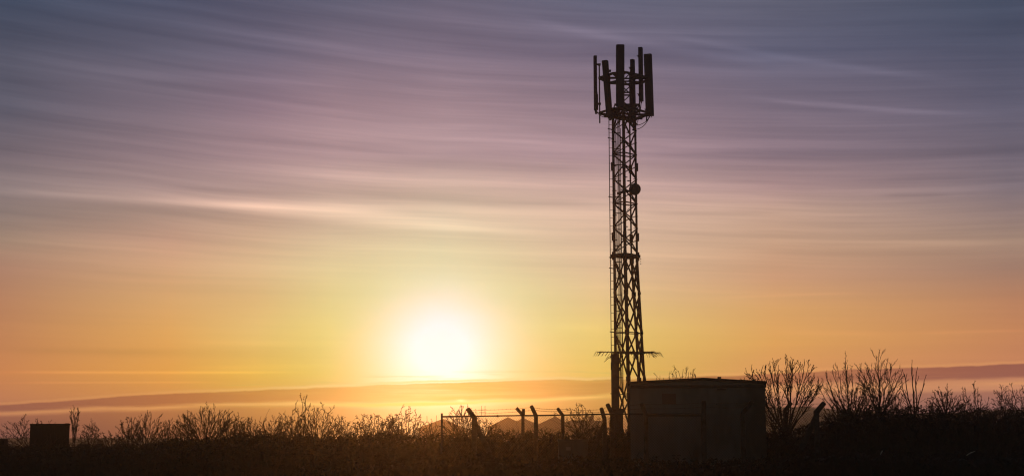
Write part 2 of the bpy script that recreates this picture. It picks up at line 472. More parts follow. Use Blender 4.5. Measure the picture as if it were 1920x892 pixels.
# ------------------------------------------------------------------ lattice mast
TY = 52.0
TX = at(1173.5, 480, TY).x          # mast axis
def zt(py, Y=TY): return at(1173, py, Y).z
mast = thing('telecom_mast', (TX, TY, 0), 'tall square lattice mast with ladder and six panel antennas beside the cabin', 'mast')
def loc(x, y, z): return Vector((x, y, z))
z_plat = zt(480); z_head = zt(222)
legs_top = dict(L=(-.47,-.08), F=(-.07,-.46), R=(.45,.08), B=(.25,.42))
legs_bot = dict(L=(-.47,-.10), F=(.04,-.62), R=(.86,.16), B=(.70,.66))
def legp(k, z):
    t = max(0, min(1, (z_plat-z)/z_plat)); a, b = legs_top[k], legs_bot[k]
    return Vector((a[0]+(b[0]-a[0])*t, a[1]+(b[1]-a[1])*t, z))
def build_mast():
    order = ['L','F','R','B']
    for k in order:
        m = MB()
        outv = Vector((-legs_top[k][0], -legs_top[k][1], 0))
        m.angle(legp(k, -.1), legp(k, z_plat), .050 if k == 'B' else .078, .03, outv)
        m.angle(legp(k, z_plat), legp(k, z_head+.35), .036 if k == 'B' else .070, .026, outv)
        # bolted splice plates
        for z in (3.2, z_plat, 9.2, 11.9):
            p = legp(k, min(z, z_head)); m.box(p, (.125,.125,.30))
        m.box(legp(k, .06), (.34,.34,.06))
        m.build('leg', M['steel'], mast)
    # bracing faces
    def levels():
        zs = [.15]; z = .15
        for s in (1.55,1.5,1.45,1.25,1.05):
            z += s; zs.append(z)
        zs = [v*(z_plat-.15)/(zs[-1]) for v in zs]; return zs
    low = levels(); n = 11
    up = [z_plat+.12+(z_head-z_plat-.12)*i/n for i in range(n+1)]
    for fi in range(4):
        a, b = order[fi], order[(fi+1)%4]
        m = MB()
        w = .062
        for i in range(len(low)-1):
            z0, z1 = low[i], low[i+1]
            nrm = (legp(a,0)+legp(b,0)).normalized()*.012
            m.bar(legp(a,z0)+nrm, legp(b,z1)+nrm, w, .03); m.bar(legp(b,z0)-nrm, legp(a,z1)-nrm, w, .03)
            m.bar(legp(a,z1), legp(b,z1), .045, .03) if i in (2,) else None
            for k, z in ((a,z1),(b,z1)):
                q = legp(k,z); c = (legp(a,z)+legp(b,z))/2; d = (c-q).normalized()
                m.bar(q+Vector((0,0,-.09))+d*.06, q+Vector((0,0,.09))+d*.06, .10, .025, up=d)
        for i in range(n):
            z0, z1 = up[i], up[i+1]
            if (i+fi) % 2 == 0: p, q = legp(a,z0), legp(b,z1)
            else: p, q = legp(b,z0), legp(a,z1)
            m.bar(p, q, .050, .03)
            if i % 2 == fi % 2:     # stub and gusset at the node
                c = (legp(a,z1)+legp(b,z1))/2
                for k in (a, b):
                    e = legp(k,z1); d = (c-e).normalized(); m.bar(e, e+d*.15, .10, .02)
        for z in (up[4], up[8], up[n]):
            m.bar(legp(a,z), legp(b,z), .05, .04)
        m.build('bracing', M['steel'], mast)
    # rest platform
    m = MB(); zp = z_plat
    cs = [Vector((-.56,-.09,0)), Vector((-.08,-.60,0)), Vector((.54,.09,0)), Vector((.24,.55,0))]
    for i in range(4):
        m.bar(cs[i]+Vector((0,0,zp)), cs[(i+1)%4]+Vector((0,0,zp)), .05, .11)
    m.add([c*.97+Vector((0,0,zp+.02)) for c in cs]+[c*.97+Vector((0,0,zp+.045)) for c in cs],
          [(3,2,1,0),(4,5,6,7),(0,1,5,4),(1,2,6,5),(2,3,7,6),(3,0,4,7)])
    for i in range(4):
        for q in range(3): m.tube([cs[i]*(1.0)+Vector((0,0,zp-.10-.09*q)), cs[i]*(1.08)+Vector((0,0,zp-.10-.09*q))], .014, 5)
    m.build('platform', M['steel'], mast)
    # ladder outside the left leg
    lad = MB(); x0 = -.60; z = .3
    ytop = z_head+.45
    lad.tube([(x0,-.16,.2),(x0,-.16,ytop)], .017, 6); lad.tube([(x0+.20,-.14,.2),(x0+.20,-.14,ytop)], .012, 5)
    lo = lad.build('ladder', M['steel'], mast)
    while z < ytop:
        rg = MB(); rg.tube([(x0,-.16,z),(x0+.20,-.14,z)], .009, 5); rg.build('rung', M['steel'], lo); z += .3
    for z in (3.3, 5.6, 8.0, 8.4, 10.72, 13.0, 13.35):
        rg = MB(); rg.bar((x0-.04,-.16,z), (-.47,-.08,z-.02), .04, .03); rg.build('ladder_bracket', M['steel'], lo)
    # guard plate over the lowest ladder
    m = MB(); ztop = zt(664)
    m.box((-.465,-.30,ztop/2), (.265,.012,ztop)); m.box((-.60,-.26,ztop/2), (.012,.09,ztop)); m.box((-.335,-.26,ztop/2), (.012,.09,ztop))
    for z in (.8, 1.8, 2.8, ztop-.06, 3.9): m.bar((-.60,-.23,z), (-.33,-.23,z), .04, .03)
    m.box((-.28,-.24,1.45), (.16,.18,2.6)); m.box((-.62,-.30,ztop-.45), (.03,.05,.28))
    m.build('ladder_guard', M['steel'], mast)
    # anti climb frame with spikes
    m = MB(); z = zt(661); m2 = MB()
    P = [legp(k, z) for k in order]
    ctr = sum(P, Vector())/4; ctr.z = z
    ring = [ctr + (p-ctr)*1.12 for p in P]
    for p in ring: p.z = z
    for i in range(4): m.bar(ring[i], ring[(i+1)%4], .05, .055)
    af = m.build('anticlimb_frame', M['steel'], mast)
    rnd = random.Random(3)
    arms = [(-1.12,-.1,.02),(-1.0,-.5,0),(1.22,.1,0),(1.02,.7,.01),(.95,-.5,0),(.1,-1.3,.0),(.4,1.4,0),(-.5,.9,0)]
    for ax, ay, dz in arms:
        s = ctr + Vector((ax, ay, 0)).normalized()*.45; e = Vector((ax, ay, z+dz))
        m2.tube([s+Vector((0,0,.03)), e], .014, 5)
        d = Vector((ax-ctr.x, ay-ctr.y, 0)).normalized()
        for t in (.45, .62, .78, .9, 1.0):
            q = s.lerp(e, t); sd_ = Vector((-d.y, d.x, 0))*rnd.choice((-1, 1))*.06
            m2.tube([q+Vector((0,0,.03)), q + d*.05, q + d*rnd.uniform(.13,.17) + sd_ + Vector((0,0,-rnd.uniform(.11,.17)))], [.011,.011,.006], 5)
    for i in range(4):
        for t in (.2,.4,.6,.8):
            q = ring[i].lerp(ring[(i+1)%4], t); d = (q-ctr).normalized()
            m2.tube([q, q+d*.06+Vector((0,0,.07))], .009, 4)
    m2.tube([(-.5,-.3,zt(668)), (-.72,-.32,zt(672)), (-.88,-.32,zt(679))], .011, 5)
    m2.tube([(-.5,-.3,zt(666)), (-.74,-.35,zt(670)), (-.82,-.35,zt(674))], .011, 5)
    m2.build('spike_set', M['steel'], af)
    # feeder cables down the inside
    rnd = random.Random(11); tray = MB()
    for i, x in enumerate((-.36,-.315,-.27,-.235,-.20)):
        m = MB(); y = -.12+.03*(i % 2); pts = []
        z = z_head-.1+.2*i
        while z > zt(716):
            pts.append((x + .012*math.sin(z*1.7+i), y, z)); z -= .5
        z0 = zt(716)-.06*i
        for a in range(0, 91, 18):
            rr = .42
            pts.append((x+rr*(1-math.cos(R(a))), y+.0*a, z0 - rr*math.sin(R(a))))
        pts.append((x+.42+.5, y-.3, z0-.45))
        m.tube(pts, .013, 6)
        m.build('feeder_cable', M['cable'], mast)
    z = z_head-.6
    while z > 2.9:
        tray.bar((-.40,-.10,z), (-.17,-.10,z), .05, .03); z -= .62
    tray.bar((-.41,-.08,2.6), (-.40,-.08,z_head-.4), .03, .02); tray.bar((-.17,-.08,2.6), (-.165,-.08,z_head-.4), .03, .02)
    tray.build('cable_tray', M['steel'], mast)
    # dish
    zc = zt(354.5, TY-.6); xc = at(1190.5, 354, TY-.6).x - TX; r = 11.2/FPX*(TY-.6)
    m = MB(); N = 40
    prof = [(0,-.11),(.5,-.105),(.85,-.085),(.98,-.05),(1.0,0),(1.0,.10),(.95,.12),(.55,.24),(.2,.30),(0,.31)]
    vs = []; fs = []
    for (rr, yy) in prof:
        for k in range(N):
            a = 2*math.pi*k/N; vs.append((xc + rr*r*math.cos(a), -.6+yy*.8, zc + rr*r*math.sin(a)))
    for i in range(len(prof)-1):
        for k in range(N):
            a = i*N+k; b = i*N+(k+1)%N; fs.append((a, b, b+N, a+N))
    m.add(vs, fs); dsh = m.build('dish_antenna', M['dish'], mast, smooth=True)
    m = MB(); m.bar((xc-.02,-.42,zc), (.23,-.2,zc-.03), .12, .16); m.bar((xc-.1,-.38,zc-.03), (-.15,-.42,zc-.06), .12, .07); m.bar((-.3,-.2,zc-.1), (-.05,-.42,zc-.05), .10, .07)
    m.build('mounting_bracket', M['steel'], dsh)
    m = MB()
    m.tube([(xc+.05,-.3,zc-.15),(.30,-.25,zt(385)),(.02,-.43,zt(398))], .010, 5)
    m.build('dish_cable', M['cable'], dsh)
    # ---- head frame
    m = MB(); zu, zl = zt(148), zt(213)
    cx = .0
    # inner lattice stub
    st = [(-.22,-.2),(.22,-.2),(.22,.22),(-.22,.22)]
    for i, (x, y) in enumerate(st):
        x2, y2 = st[(i+1)%4]
        m.tube([(x+.03,y,z_head-.2),(x+.03,y,zu+.3)], .028, 6)
        zz = z_head+.05; k = 0
        while zz < zu:
            m.bar((x+.03,y,zz), (x2+.03,y2,zz+.42), .035) if (k+i) % 2 else m.bar((x2+.03,y2,zz), (x+.03,y,zz+.42), .035)
            zz += .42; k += 1
        for zz in (zt(176), zt(222), zt(150)): m.bar((x+.03,y,zz), (x2+.03,y2,zz), .05)
    hexr = [(-.98,-.12),(-.50,-.80),(-.02,-.95),(.50,-.55),(.98,-.02),(.72,.62),(.22,.85),(-.55,.62)]
    hexr = [(x+.02, y) for x, y in hexr]
    for zz, w in ((zu, .085), (zl, .075)):
        for i in range(8):
            a, b = hexr[i], hexr[(i+1)%8]
            m.bar((a[0],a[1],zz), (b[0],b[1],zz), w*.7, w)
    for i in (0, 2, 4, 5, 7, 1, 3):
        a = hexr[i]; c = st[[0,0,0,1,1,2,3,3][i]]
        m.bar((a[0],a[1],zu+.0), (c[0],c[1],zu-.02), .06, .07)
        m.bar((a[0],a[1],zl-.05), (c[0],c[1],zl-.09), .06, .08)
    m.bar((.30,-.55,zt(158)), (.50,-.45,zt(149)), .05, .09)
    m.build('head_frame', M['steel'], mast)
    m = MB(); zz = zt(203)
    m.box((.10,-.02,zz), (.74,.80,.035)); 
    for e in (-.36, .56): m.bar((e-.02,-.42,zz+.05), (e-.02,.38,zz+.05), .02, .10)
    m.bar((-.37,-.42,zz+.03), (.53,-.42,zz+.03), .02, .09); m.bar((-.37,.38,zz+.05), (.53,.38,zz+.05), .02, .10)
    m.build('head_platform', M['steel'], mast)
    # crossing gear under the head: collars and struts
    m = MB()
    for k in range(4):
        a = legp(order[k], z_head+.25); b = legp(order[(k+1)%4], z_head+.25)
        m.bar(a, b, .06, .08); m.bar(legp(order[k], z_head-.55), Vector((st[k][0]+.03, st[k][1], z_head+.35)), .045)
    m.bar((-.78,-.12,zl-.10), (-.35,-.15,zl-.18), .07, .11); m.bar((.88,-.05,zl+.02), (.35,-.1,zl-.30), .05, .05)
    m.bar((.9,.1,zl-.05), (.2,.3,z_head-.1), .04); m.bar((-.1,-.5,zl-.3), (.5,-.05,z_head-.25), .04)
    m.build('collar', M['steel'], mast)
    # ---- panel antennas: (px top-left, py top, px width, px bottom x, py bottom, depth Y offset, rz deg, thickness)
    def panel(xt, yt, xb, yb, wpx, dy, rz, th, poleside, thick_from=None, pole=None):
        Y = TY+dy; sc = FPX/Y
        pt = at(xt, yt, Y); pb = at(xb, yb, Y)
        w = wpx/sc; ca, sa = math.cos(R(rz)), math.sin(R(rz))
        ux = Vector((ca, sa, 0)); uy = Vector((-sa, ca, 0))
        m = MB(); ring = [(-.5,-.25),(-.38,-.5),(.38,-.5),(.5,-.25),(.5,.5),(-.5,.5)]
        vs = []; 
        lv = [(0,.95),(.006,1.0),(.5,1.0),(.994,1.0),(1,.95)]
        for t, k in lv:
            c = pb.lerp(pt, t) - Vector((TX, TY, 0))
            for rx, ry in ring: vs.append(c + ux*(rx*w*k) + uy*(ry*th*k))
        fs = []; n = 6
        for i in range(len(lv)-1):
            for j in range(n): a = i*n+j; b = i*n+(j+1)%n; fs.append((a, b, b+n, a+n))
        fs.append(tuple(reversed(range(n)))); fs.append(tuple((len(lv)-1)*n+j for j in range(n)))
        m.add(vs, fs)
        po = m.build('panel_antenna', M['panel'], mast)
        # support pole and tilt brackets behind it
        px, p0, p1 = pole
        q0 = at(px, p0, Y+poleside) - Vector((TX,TY,0)); q1 = at(px+ (1.2 if False else 0), p1, Y+poleside) - Vector((TX,TY,0))
        q1.x = q0.x
        m = MB(); m.tube([q0, q1], .026, 8)
        m.build('support_pole', M['steel'], po)
        for t in (.12, .84):
            m = MB(); c = pb.lerp(pt, t) - Vector((TX, TY, 0)); e = Vector((q0.x, q0.y, c.z))
            m.bar(c, e, .05, .05); m.box(e, (.10,.10,.07)); m.bar(e+Vector((.06,0,.03)), e+Vector((-.09,0,.03)), .02, .02)
            m.build('tilt_bracket', M['steel'], po)
        b = pb - Vector((TX,TY,0))
        for k in range(3):
            o = ux*((k-1)*w*.22); m = MB()
            m.tube([b+o, b+o+Vector((0,0,-.07))], .015, 6)
            m.build('connector', M['cable'], po)
        return b
    bs = []
    bs.append(panel(1116,105,1117,207, 6.0, -.10, 8, .13, .02, pole=(1124.6,231,122)))
    bs.append(panel(1134,114,1142.5,219, 11.5, -.62, -28, .15, .2, pole=(1144,226,142)))
    bs.append(panel(1163,84.5,1163,200, 15.8, -1.05, 3, .16, .3, pole=(1160,222,136)))
    bs.append(panel(1186,112,1188.5,224, 8.2, .72, 52, .13, -.15, pole=(1184,232,122)))
    bs.append(panel(1201,89.5,1202.5,190, 8.6, .35, 65, .14, .0, pole=(1199.5,215,106)))
    bs.append(panel(1214.5,102,1218.5,217.5, 15.4, -.05, -14, .15, .25, pole=(1212.5,228,140)))
    # lower swollen end of the left antenna
    m = MB(); p0 = at(1117.3,178,TY-.1)-Vector((TX,TY,0)); p1 = at(1117.6,206,TY-.1)-Vector((TX,TY,0))
    m.bar(p0, p1, .16, .15); m.bar(p0, p0+Vector((-.01,0,.10)), .13, .12); m.bar(p1, p1+Vector((0,0,-.16)), .08, .08); m.build('remote_unit', M['panel'], mast)
    # jumper cables
    rnd = random.Random(2)
    tgt = Vector((.05,-.05,z_head-.2))
    for b in bs:
        for k in range(2):
            m = MB(); e = Vector((.30, -.08+.05*k, z_head-.30-.15*k)) if b.x > 0 else Vector((-.36, -.1+.05*k, zl-.06*k))
            mid = (b+e)/2 + Vector((b.x*.16+rnd.uniform(-.05,.05), 0, (-.20 if b.x > 0 else -.26)-.1*k)); pts = []
            for i in range(13):
                t = i/12; pts.append(b*(1-t)**2 + mid*2*t*(1-t) + e*t*t)
            m.tube(pts, .013, 5); m.build('jumper_cable', M['cable'], mast)
build_mast()

# ------------------------------------------------------------------ equipment cabin
def cabin():
    Y0 = 47.0
    pL = at(1182, 780, Y0); ang = -math.atan2(pL.x, pL.y)
    w = 4.50; d = 3.0; h = at(1182, 719, Y0).z
    c = thing('equipment_cabin', (pL.x, Y0, 0), 'flat grey windowless equipment cabin with shallow pitched roof at the foot of the mast', 'cabin', rz=ang)
    rise = .12; px = 2.46
    def shell(x0, x1, y0, y1, z0, zz, rs, m):
        pk = px
        vs = [(x0,y0,z0),(x1,y0,z0),(x1,y0,zz),(pk,y0,zz+rs),(x0,y0,zz),(x0,y1,z0),(x1,y1,z0),(x1,y1,zz),(pk,y1,zz+rs),(x0,y1,zz)]
        m.add(vs, [(0,1,2,3,4),(9,8,7,6,5),(0,4,9,5),(1,6,7,2),(2,7,8,3),(3,8,9,4),(0,5,6,1)])
    m = MB(); shell(0, w, 0, d, -.1, h-.01, rise, m); m.build('wall', M['wall'], c, bevel=.01)
    m = MB(); o = .035
    vs = []
    for (x, z) in ((-o, h+.0), (px, h+rise+.003), (w+.06, h+.0)):
        vs += [(x,-.05,z),(x,-.05,z+.075),(x,d+.05,z+.075),(x,d+.05,z)]
    fs = []
    for i in range(2):
        for j in range(4): a = i*4+j; b = i*4+(j+1)%4; fs.append((a, b, b+4, a+4))
    fs += [(3,2,1,0),(8,9,10,11)]
    m.add(vs, fs); m.box((px+.55,.3,h+rise+.09), (.12,.12,.05)); m.box((w-.35,.3,h+.11), (.10,.10,.05))
    m.build('roof', M['roof'], c)
    m = MB()
    m.box((w/2,-.012,h-.10), (w-.02,.02,.10)); m.box((w+.02,.02,h-.06),(.05,.10,.16)); m.build('fascia', M['roof'], c)
    m = MB(); m.box((1.30,-.012,h-.50), (.46,.02,.34)); sg = m.build('warning_sign', M['sign'], c)
    m = MB(); m.box((3.05,-.035,h-.145-.05), (.30,.05,.05)); m.build('vent', M['roof'], c)
    m = MB(); m.box((3.72,-.01,h-.62), (.40,.012,.22))
    for k in range(4): m.box((3.72,-.02,h-.55-.05*k), (.34,.03,.018))
    m.build('vent', M['wall'], c)
    for x, z in ((2.88,2.78),(3.1,2.66),(3.17,2.66)):
        m = MB(); m.box((x,-.015,z), (.05,.03,.03)); m.build('wall_bolt', M['steel'], c)
    # door leaves and frame
    for dx, hx in ((1.03,1.42),(1.97,1.6)):
        m = MB(); m.box((dx,-.012,1.18), (.90,.024,2.36)); dr = m.build('door', M['wall'], c, bevel=.006)
        m = MB(); m.box((hx,-.045,1.1), (.12,.05,.03)); m.build('handle', M['steel'], dr)
    m = MB()
    for x in (.55, 2.46): m.box((x,-.018,1.19), (.05,.036,2.38))
    m.box((1.505,-.018,2.405), (1.96,.036,.05)); m.build('door_frame', M['roof'], c)
cabin()

# ------------------------------------------------------------------ perimeter fence
def fence_front():
    f = thing('security_fence', (at(1000,800,44).x, 44, 0), 'chain link fence on cranked concrete posts running in front of the cabin', 'fence')
    O = f.location.copy()
    # (px knee, py knee, px tip, py tip, Y, width, brace (dx, z))
    posts = [(889.5,783,877.5,766,43.0,.155,.95), (1005,779,996.5,761,44.0,.125,0), (1055,778,1046,765.5,46.0,.115,0),
             (1133.5,785,1127.5,765,44.6,.13,-.8), (1148,776,1139,757.5,45.2,.14,0), (1211,777,1203,756,44.2,.13,0), (1319,776,1320,752,43.8,.14,0),
             (1392.5,774,1410,752.5,44.0,.13,0), (1530.5,772,1545,755,43.0,.15,-.95)]
    for (kx, ky, tx, ty, Y, w, br) in posts:
        k = at(kx, ky, Y)-O; t = at(tx, ty, Y-.05)-O
        m = MB(); b = Vector((k.x, k.y, -.05-O.z))
        d = (t-k).normalized(); hw = w/2
        # one bent body: bottom, knee (mitred), tip with rounded end
        px = Vector((1,0,0)); side = Vector((d.z, 0, -d.x)).normalized()
        if side.x < 0: side = -side
        mit = (px+side).normalized()*(1/max(.6, math.cos(px.angle(side)/2)))
        vs = []
        for p, s, h2 in ((b, px, 1.05), (k, mit, 1.0), (t, side, .92), (t+d*.03, side, .55)):
            for i, j in ((-1,-1),(1,-1),(1,1),(-1,1)): vs.append(p + s*(i*hw*h2) + Vector((0, j*hw*h2, 0)))
        fs = [(3,2,1,0)]
        for q in range(3): fs += [tuple(x+4*q for x in fc) for fc in ((0,1,5,4),(1,2,6,5),(2,3,7,6),(3,0,4,7))]
        fs.append((12,13,14,15)); m.add(vs, fs)
        m.build('post', M['conc'], f, bevel=.012)
        if br:
            m = MB(); m.bar((k.x, k.y+.05, k.z-.12), (k.x+br*1.15, k.y+.35, -.05), w*.95, w*.9, up=(0,1,0))
            m.build('brace', M['conc'], f, bevel=.01)
    # slender steel end post
    m = MB(); e = at(828.5,780,44.5)-O; m.tube([(e.x,e.y,-.05),(e.x,e.y,e.z+.10)], .035, 7); m.build('end_post', M['steel'], f)
    # rail
    rl = MB(); ptsr = [(829,780.5,44.3),(889,779.5,43.2),(1005,778,44.1),(1055,777.3,44.2),(1134,775.5,44.4),(1211,775.5,44.3),(1319,775,43.9)]
    P = [at(*p)-O for p in ptsr]
    for a, b in zip(P, P[1:]): rl.tube([a, b], .024 if a.x > P[1].x-.1 else .030, 6)
    rl.build('top_rail', M['steel'], f)
    # clips and tufts on the rail
    for px, py, Y, sz in ((933,779.3,43.5,(.05,.07,.07)),(1040,777.6,44.2,(.05,.07,.07)),(1100,776.3,44.3,(.05,.07,.07)),(981.5,772,43.95,(.10,.06,.20))):
        q = at(px, py, Y)-O; m = MB(); m.box(q, sz); m.build('rail_clamp', M['steel'], f)
    # chain link mesh: one panel per bay
    def mesh_bay(pa, pb, zb=.05):
        m = MB(); L = (Vector((pb.x,pb.y,0))-Vector((pa.x,pa.y,0))).length; n = int(L/.085); 
        ztop = pa.z
        def wob(u, z): return .03*math.sin(u*2.3+z*3), .02*math.sin(u*3.1+z*2)
        H = ztop-zb; step = .085
        def P_(u, z):
            t = u/L; q = pa.lerp(pb, t); return Vector((q.x+wob(u,z)[0]*.3, q.y+wob(u,z)[1], z))
        r = .0032
        u = -H
        while u < L:
            for sgn in (1, -1):
                # line u + s along height; clip to the bay
                s0 = max(0, -u); s1 = min(H, L-u)
                if s1-s0 < .05: continue
                K = 3; pts = []
                for k in range(K+1):
                    s_ = s0+(s1-s0)*k/K; uu = u+s_
                    if sgn < 0: uu = L-uu
                    pts.append(P_(min(max(uu,0),L), zb+s_))
                m.tube(pts, r, 3, cap=False)
            u += step
        m.build('chain_link_mesh', M['wire'], f)
    bays = P
    for a, b in zip(bays, bays[1:]): mesh_bay(a, b)
    R_ = [at(1319,775,43.9)-O, at(1392.5,774.5,44.0)-O, at(1530,773,43.1)-O]
    for a, b in zip(R_, R_[1:]): mesh_bay(a, b)
    # barbed wires on the arms
    def barbed(pts, sag=.03):
        m = MB(); rnd = random.Random(4)
        for a, b in zip(pts, pts[1:]):
            n = 10; pp = []
            for i in range(n+1):
                t = i/n; q = a.lerp(b, t); q.z -= sag*4*t*(1-t); pp.append(q)
            m.tube(pp, .004, 4, cap=False)
            L = (b-a).length; k = int(L/.13)
            for i in range(k):
                t = (i+.5)/k; q = a.lerp(b, t); q.z -= sag*4*t*(1-t)
                for s in (1,-1): m.bar(q+Vector((-.012*s,0,-.018)), q+Vector((.012*s,0,.018)), .003)
        m.build('barbed_wire', M['wire'], f)
    tips = [(884,775,43),(1001,768,44),(1051,770,46),(1130,772,44.6),(1144,765,45.2),(1207,765,44.2),(1320,762,43.8),(1401,762,44),(1538,762,43)]
    barbed([at(*p)-O for p in tips])
    tips = [(879,768,43),(997,763,44),(1047,766,46),(1128,767,44.6),(1140,759,45.2),(1203,757,44.2),(1320,754,43.8),(1409,754,44),(1544,756,43)]
    barbed([at(*p)-O for p in tips])
    # loose hooks of wire standing over the rail near the end
    rnd = random.Random(9)
    for px, y0, y1 in ((903,778,760),(909.5,778,760),(895,772,771),(818,790,778),(801,792,779)):
        a = at(px, y0, 43.6)-O; b = at(px+rnd.uniform(-.5,.5), y1, 43.6)-O; m = MB(); m.tube([a, b], .006, 4); m.build('loose_wire', M['wire'], f)
    for (x0,y0,x1,y1) in ((898,768,912,767),(898,772,912,772),(1038,774,1043,774),(1039,772,1046,776)):
        m = MB(); m.tube([at(x0,y0,43.6)-O, at(x1,y1,43.6)-O], .005, 4); m.build('loose_wire', M['wire'], f)
fence_front()
def fence_back():
    f = thing('security_fence', (at(1400,800,54).x, 54, 0), 'rear run of the chain link fence, its thin cranked post standing behind the front run', 'fence')
    O = f.location.copy()
    for (kx, ky, tx, ty, Y, w) in ((980.5,778,968,764,53.5,.125),(1472,768.5,1484,754,53,.135)):
        k = at(kx, ky, Y)-O; t = at(tx, ty, Y)-O; m = MB(); hw = w/2
        d = (t-k).normalized(); side = Vector((d.z,0,-d.x)).normalized(); px = Vector((1,0,0))
        if side.x < 0: side = -side
        mit = (px+side).normalized()*1.08; vs = []
        for p, s in ((Vector((k.x,k.y,-.05)), px), (k, mit), (t, side)):
            for i, j in ((-1,-1),(1,-1),(1,1),(-1,1)): vs.append(p + s*(i*hw) + Vector((0, j*hw, 0)))
        fs = [(3,2,1,0)]
        for q in range(2): fs += [tuple(x+4*q for x in fc) for fc in ((0,1,5,4),(1,2,6,5),(2,3,7,6),(3,0,4,7))]
        fs.append((8,9,10,11)); m.add(vs, fs); m.build('post', M['conc'], f, bevel=.012)
    a, b = at(980.5,780,53.5)-O, at(1472,770,53)-O
    m = MB(); m.tube([a, b], .006, 4); m.tube([a-Vector((0,0,1)), b-Vector((0,0,1))], .006, 4); m.build('straining_wire', M['wire'], f)
    m = MB(); n = int((b-a).length/.11); H = a.z
    for i in range(n):
        for s in (1,-1):
            x0 = a.x+i*.11; x1 = x0+s*H
            z0, z1 = 0, H
            if x1 > b.x: z1 = H*(b.x-x0)/(x1-x0); x1 = b.x
            if x1 < a.x: z1 = H*(a.x-x0)/(x1-x0); x1 = a.x
            if x1 != x0: m.tube([(x0,a.y,z0),(x1,a.y,z1)], .003, 3, cap=False)
    m.build('chain_link_mesh', M['wire'], f)
fence_back()

# ------------------------------------------------------------------ small street cabinet in the scrub
def kiosk():
    Y = 42.5; p = at(1047, 823, Y); q = at(1102, 823, Y); w = q.x-p.x; h = p.z
    k = thing('utility_cabinet', ((p.x+q.x)/2, Y, 0), 'low grey utility cabinet in the undergrowth in front of the fence', 'utility cabinet')
    m = MB(); m.box((0,.25,h/2-.03), (w,.5,h-.06)); m.build('body', M['kiosk'], k, bevel=.01)
    m = MB(); m.box((0,.25,h-.03), (w+.06,.58,.06)); m.build('lid', M['kiosk'], k, bevel=.01)
    for s in (-1,1): m = MB(); m.box((s*w*.25,-.012,h/2-.02), (w*.46,.02,h-.22)); m.build('door', M['kiosk'], k, bevel=.005)
    m = MB(); m.box((-w*.16,-.03,h-.28), (.14,.012,.10)); m.build('data_plate', M['signw'], k)
kiosk()

# ------------------------------------------------------------------ timber shed at far left
def shed():
    Y = 75; p = at(57.5, 795, Y); q = at(131, 795, Y); w = q.x-p.x; h = p.z
    s = thing('dark_shed', (q.x, Y, 0), 'black flat roofed box shed standing in the bushes at the left', 'shed', rz=-math.atan2(q.x, q.y))
    w *= .955; m = MB(); m.box((-w/2,1.2,h/2-.05), (w,2.4,h+.0)); m.build('wall', M['shed'], s, bevel=.01)
    m = MB(); m.box((-w/2,1.2,h+.0), (w+.06,2.50,.07), rot=Matrix.Rotation(R(-.4),3,'Y')); m.box((-w*.07,.9,h+.04), (.22,.5,.06)); m.build('roof', M['shed'], s)
    m = MB(); m.box((-w*.4,-.02,1.0), (.9,.04,1.95)); dr = m.build('door', M['shed'], s)
    m = MB(); m.box((-w*.4+.35,-.055,1.0), (.04,.05,.14)); m.build('handle', M['steel'], dr)
shed()
def crate():
    Y = 70; p = at(0, 822, Y)
    s = thing('feed_trough', (at(3,822,Y).x, Y, 0), 'low dark trough box at the far left edge of the field', 'trough')
    m = MB(); m.box((-.1,.25,p.z/2), (.46,.5,p.z), taper=1.04); m.build('body', M['shed'], s, bevel=.02)
    for x in (-.28,.08): m = MB(); m.box((x,.4,.05), (.08,1.0,.1)); m.build('skid', M['shed'], s)
crate()

# ------------------------------------------------------------------ far houses
def house(px0, pxp, px1, py_eave, py_peak, Y, depth, label, chimney=False, hip=False, wins=2):
    a = at(px0, py_eave, Y); p = at(pxp, py_peak, Y); b = at(px1, py_eave, Y)
    h = thing('house', (p.x, Y, 0), label, 'house', 'houses beyond the fence')
    ax, bx = a.x-p.x, b.x-p.x; ez = a.z; pz = p.z
    m = MB(); m.add([(ax,0,0),(bx,0,0),(bx,0,ez),(0,0,pz-.15),(ax,0,ez),(ax,depth,0),(bx,depth,0),(bx,depth,ez),(0,depth,pz-.15),(ax,depth,ez)],
       [(0,1,2,3,4),(9,8,7,6,5),(0,4,9,5),(1,6,7,2)]); m.build('wall', M['brick'], h)
    m = MB()
    for sx, ex in ((-1, ax), (1, bx)):
        e = Vector((ex+sx*.35, 0, ez-.35*abs((pz-ez)/ex))); t = Vector((0,0,pz))
        for y0, y1 in ((-.35, depth+.35),):
            vs = [e+Vector((0,y0,0)), t+Vector((0,y0,0)), t+Vector((0,y1,0)), e+Vector((0,y1,0))]
            vs += [v+Vector((0,0,-.16)) for v in vs]
            m.add(vs, [(0,1,2,3),(7,6,5,4),(0,4,5,1),(1,5,6,2),(2,6,7,3),(3,7,4,0)])
    m.tube([(0,-.35,pz+.04),(0,depth+.35,pz+.04)], .10, 6)
    r = m.build('roof', M['tile'], h)
    if chimney:
        m = MB(); m.box((chimney,depth*.5,pz+.1), (.7,.6,1.5)); m.box((chimney,depth*.5,pz+.88),(.82,.72,.12)); m.tube([(chimney-.15,depth*.5,pz+.9),(chimney-.15,depth*.5,pz+1.2)],.1,8); m.build('chimney', M['brick'], r)
    m = MB(); m.tube([(0,0,pz),(0,0,pz+.45)], .07, 6); m.build('finial', M['tile'], r)
    W = bx-ax
    for k in range(wins):
        x = ax + W*(k+1)/(wins+1); m = MB(); m.box((x,-.03,1.5), (1.3,.06,1.2)); wf = m.build('window', M['white'], h)
        m = MB(); m.box((x,-.07,1.5), (1.1,.04,1.0)); m.build('pane', M['glass'], wf)
house(786,829,870,801,785,300,11,'hazy gabled house directly below the sun glow, left of the thick braced post')
house(916,952.5,990,799,781.5,300,10,'hazy gabled house behind the sagging wire mesh, between the first two cranked posts')
